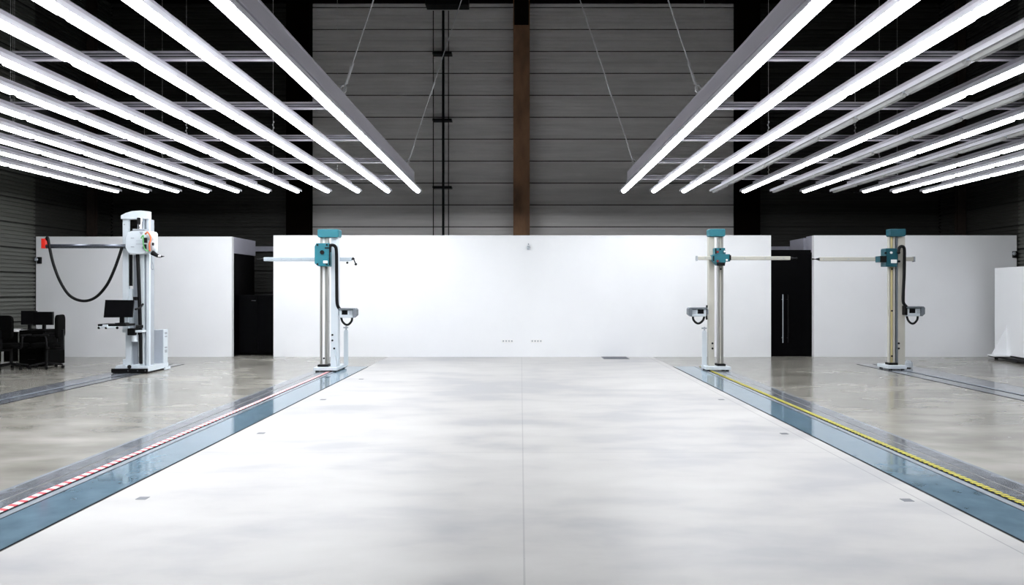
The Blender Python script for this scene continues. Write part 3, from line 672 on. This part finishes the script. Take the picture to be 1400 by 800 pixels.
# computer arm
st = MB().box(X(163, -.2), X(190, -.2), -.08, .12, Z(455, -.2), Z(452, -.2), bev=.004).cyl((X(177, -.2), .0, Z(468, -.2)), (X(177, -.2), .0, Z(455, -.2)), .06).build('console_bracket', M['mwhite'], R)
MB().box(X(170.5, -.2), X(181, -.2), -.10, .10, Z(459, -.2), Z(449.5, -.2), bev=.01).cyl((X(181, -.2), -.06, Z(447, -.2)), (X(190, -.2), -.02, Z(447, -.2)), .03).build('swivel', M['black'], R)
tr = MB().box(X(141.5, -.2), X(180, -.2), -.42, -.05, Z(445.5, -.2), Z(442.5, -.2), bev=.006).build('keyboard_tray', M['black'], R)
MB().box(X(143, -.2), X(168, -.2), -.45, -.4, Z(448, -.2), Z(445.6, -.2), bev=.006).box(X(149, -.2), X(156, -.2), -.46, -.42, Z(447, -.2), Z(443, -.2), bev=.01).build('keyboard', M['mwhite'], tr)
for p in (144, 153.5, 168.5): MB().sph((X(p, -.2), -.44, Z(447.5, -.2)), .025, n=6).build('tray_knob', M['black'], tr)
mo = MB(); mo.prism([(X(147.3, -.2), Z(410, -.2)), (X(186.5, -.2), Z(410.3, -.2)), (X(184, -.2), Z(433.8, -.2)), (X(145, -.2), Z(434, -.2))], -.30, -.26, 'y', bev=.005)
mon = mo.build('monitor', M['screen'], R)
MB().box(X(165.5, -.2), X(171, -.2), -.26, -.22, Z(442.5, -.2), Z(430, -.2)).box(X(162, -.2), X(176, -.2), -.34, -.18, Z(442.6, -.2), Z(441.2, -.2)).build('monitor_stand', M['black'], mon)
MB().box(X(175, -.2), X(180, -.2), .0, .1, Z(411, -.2), Z(406, -.2), bev=.005).build('cable_clip', M['black'], R)
MB().pipe(spline([(X(185, -.2), -.2, Z(423, -.2)), (X(188, -.2), -.1, Z(421, -.2)), (X(189, -.2), .0, Z(416, -.2))], 5), .02).build('monitor_cable', M['black'], R)
# small parts on the base
MB().box(X(163.5), X(171.5), .12, .35, zb, Z(492), bev=.01).build('terminal_box', M['mwhite'], R)
MB().cyl((X(170), .2, Z(492)), (X(170), .2, Z(488.7)), .022).build('blue_plug', M['bluep'], R)
MB().cyl((X(176), .02, Z(501.5)), (X(178), -.03, Z(501.5)), .035).build('lock_knob', M['black'], R)
MB().cyl((X(178), .05, Z(501)), (X(190), .05, Z(499)), .02).build('lever', M['mwhite'], R)
# computer cabinet on the back of the base
xa, xb_ = X(204, .75), X(224, .75)
cb = MB().box(xa, xb_-.02, .75, .94, .13, Z(451, .75), bev=.006).build('computer_cabinet', M['pcgrey'], R)
MB().box(xb_-.02, xb_, .745, .945, .13, Z(450.5, .75), bev=.006).build('cabinet_front', M['mwhite'], cb)
for q0, q1 in ((454, 457), (459, 461), (474, 476), (478, 482)): MB().box(xb_-.002, xb_+.008, .80, .89, Z(q1, .85), Z(q0, .85)).build('port', M['mgrey'], cb)
MB().cyl((xb_-.04, .93, 0), (xb_+.02, .93, 0.03), .04).build('castor', M['black'], R)

# ------------------------------------------------------------------ desk with computers and chairs at the left
YD = 17.9
desk = empty('desk', (-10.9, YD, 0), 'white topped office desk against the left side wall', 'desk')
MB().box(-.72, .42, -.4, .4, .735, .765, bev=.005).build('desk_top', M['label'], desk)
MB().box(-.70, .40, -.36, -.33, .12, .73).build('modesty_panel', M['cloth'], desk)
for lx in (-.62, .36): MB().box(lx-.03, lx+.03, -.32, .34, 0, .05).box(lx-.03, lx+.03, -.05, .05, .05, .735).build('desk_leg', M['black'], desk)
MB().box(.10, .13, -.42, -.38, .10, .34).box(.10, .38, -.42, -.38, .06, .10).box(-.12, -.095, -.42, -.38, .12, .32).build('foot_rail', M['label'], desk)
def desk_monitor(x, y, rz, w_, h_, label):
    e = empty('computer_monitor', (x, y, .765), label, 'monitor', 'desk monitors', rz)
    MB().box(-w_/2, w_/2, -.03, .03, .10, .10+h_, bev=.008).build('housing', M['screen'], e)
    MB().box(-.03, .03, .0, .05, .01, .12).build('neck', M['black'], e); MB().box(-.13, .13, -.09, .09, 0, .015, bev=.004).build('foot', M['black'], e)
desk_monitor(-10.49, YD+.05, .05, .32, .30, 'black monitor on the white topped desk')
desk_monitor(-10.13, YD-.05, -.08, .44, .28, 'black monitor on the low black cabinet beside the white desk')
def office_chair(x, y, rz, label):
    e = empty('office_chair', (x, y, 0), label, 'chair', 'black office chairs', rz)
    MB().prism([(a, c) for a, c in rr(-.26, -.25, .26, .25, .08)], .44, .53, 'z', bev=.03).build('seat', M['cloth'], e)
    b = MB(); b.prism(rr(-.25, .62, .25, 1.10, .10), .22, .29, 'y', bev=.02); b.build('backrest', M['cloth'], e)
    MB().box(-.03, .03, .27, .33, .40, .80).box(-.03, .03, .0, .33, .38, .42).build('back_bar', M['black'], e)
    for s in (-1, 1):
        MB().pipe(spline([(s*.24, .12, .44), (s*.31, .10, .46), (s*.32, .08, .66), (s*.31, -.02, .69)], 5), .018).box(s*.31-.03, s*.31+.03, -.16, .14, .68, .71, bev=.01).build('armrest', M['black'], e)
    MB().cyl((0, 0, .10), (0, 0, .44), .028).build('gas_lift', M['black'], e)
    for q in range(5):
        a = q*2*PI/5+.3; p = Vector((math.cos(a)*.31, math.sin(a)*.31, .075))
        l = MB().cyl((0, 0, .12), p, .026, r2=.016).build('base_leg', M['black'], e)
        MB().cyl(p+Vector((-.02, 0, -.045)), p+Vector((.02, 0, -.045)), .03).build('castor', M['black'], l)
office_chair(-9.70, 17.2, -1.35, 'black office chair right of the desk, turned side-on towards it')
office_chair(-10.30, 17.0, 3.0, 'black office chair in front of the white desk, its back to the viewer')
lc = empty('side_cabinet', (-10.18, YD, 0), 'low black cabinet carrying a monitor at the right end of the white desk', 'cabinet')
MB().box(-.27, .27, -.38, .38, .02, .765, bev=.006).build('body', M['cloth'], lc)
for q in range(3): dr = MB().box(-.25, .25, -.395, -.381, .05+q*.24, .27+q*.24, bev=.003).build('drawer', M['cloth'], lc); MB().box(-.08, .08, -.41, -.394, .15+q*.24, .165+q*.24).build('handle', M['black'], dr)

# ------------------------------------------------------------------ free-standing white screen at the right
sc = empty('folding_screen', (11.12, 19.7, 0), 'free standing white screen with triangular foot at the right edge', 'screen', rz=-(PI/2+.12))
MB().box(0, 2.6, -.02, .02, .13, 2.12, bev=.004).build('panel', M['wall'], sc)
MB().box(-.02, 2.6, -.16, .22, .05, .10, bev=.004).build('foot_beam', M['black'], sc)
for wx in (.04, 2.4): MB().cyl((wx, 0, 0), (wx, 0, .05), .04).build('castor', M['black'], sc)
b = MB(); b.prism([(-.34, .13), (0, .13), (0, .85)], .60, .63, 'x'); b.build('gusset', M['wall'], sc)
b = MB(); b.box(.45, .8, -.36, -.02, .105, .135); b.build('foot_plate', M['wall'], sc)
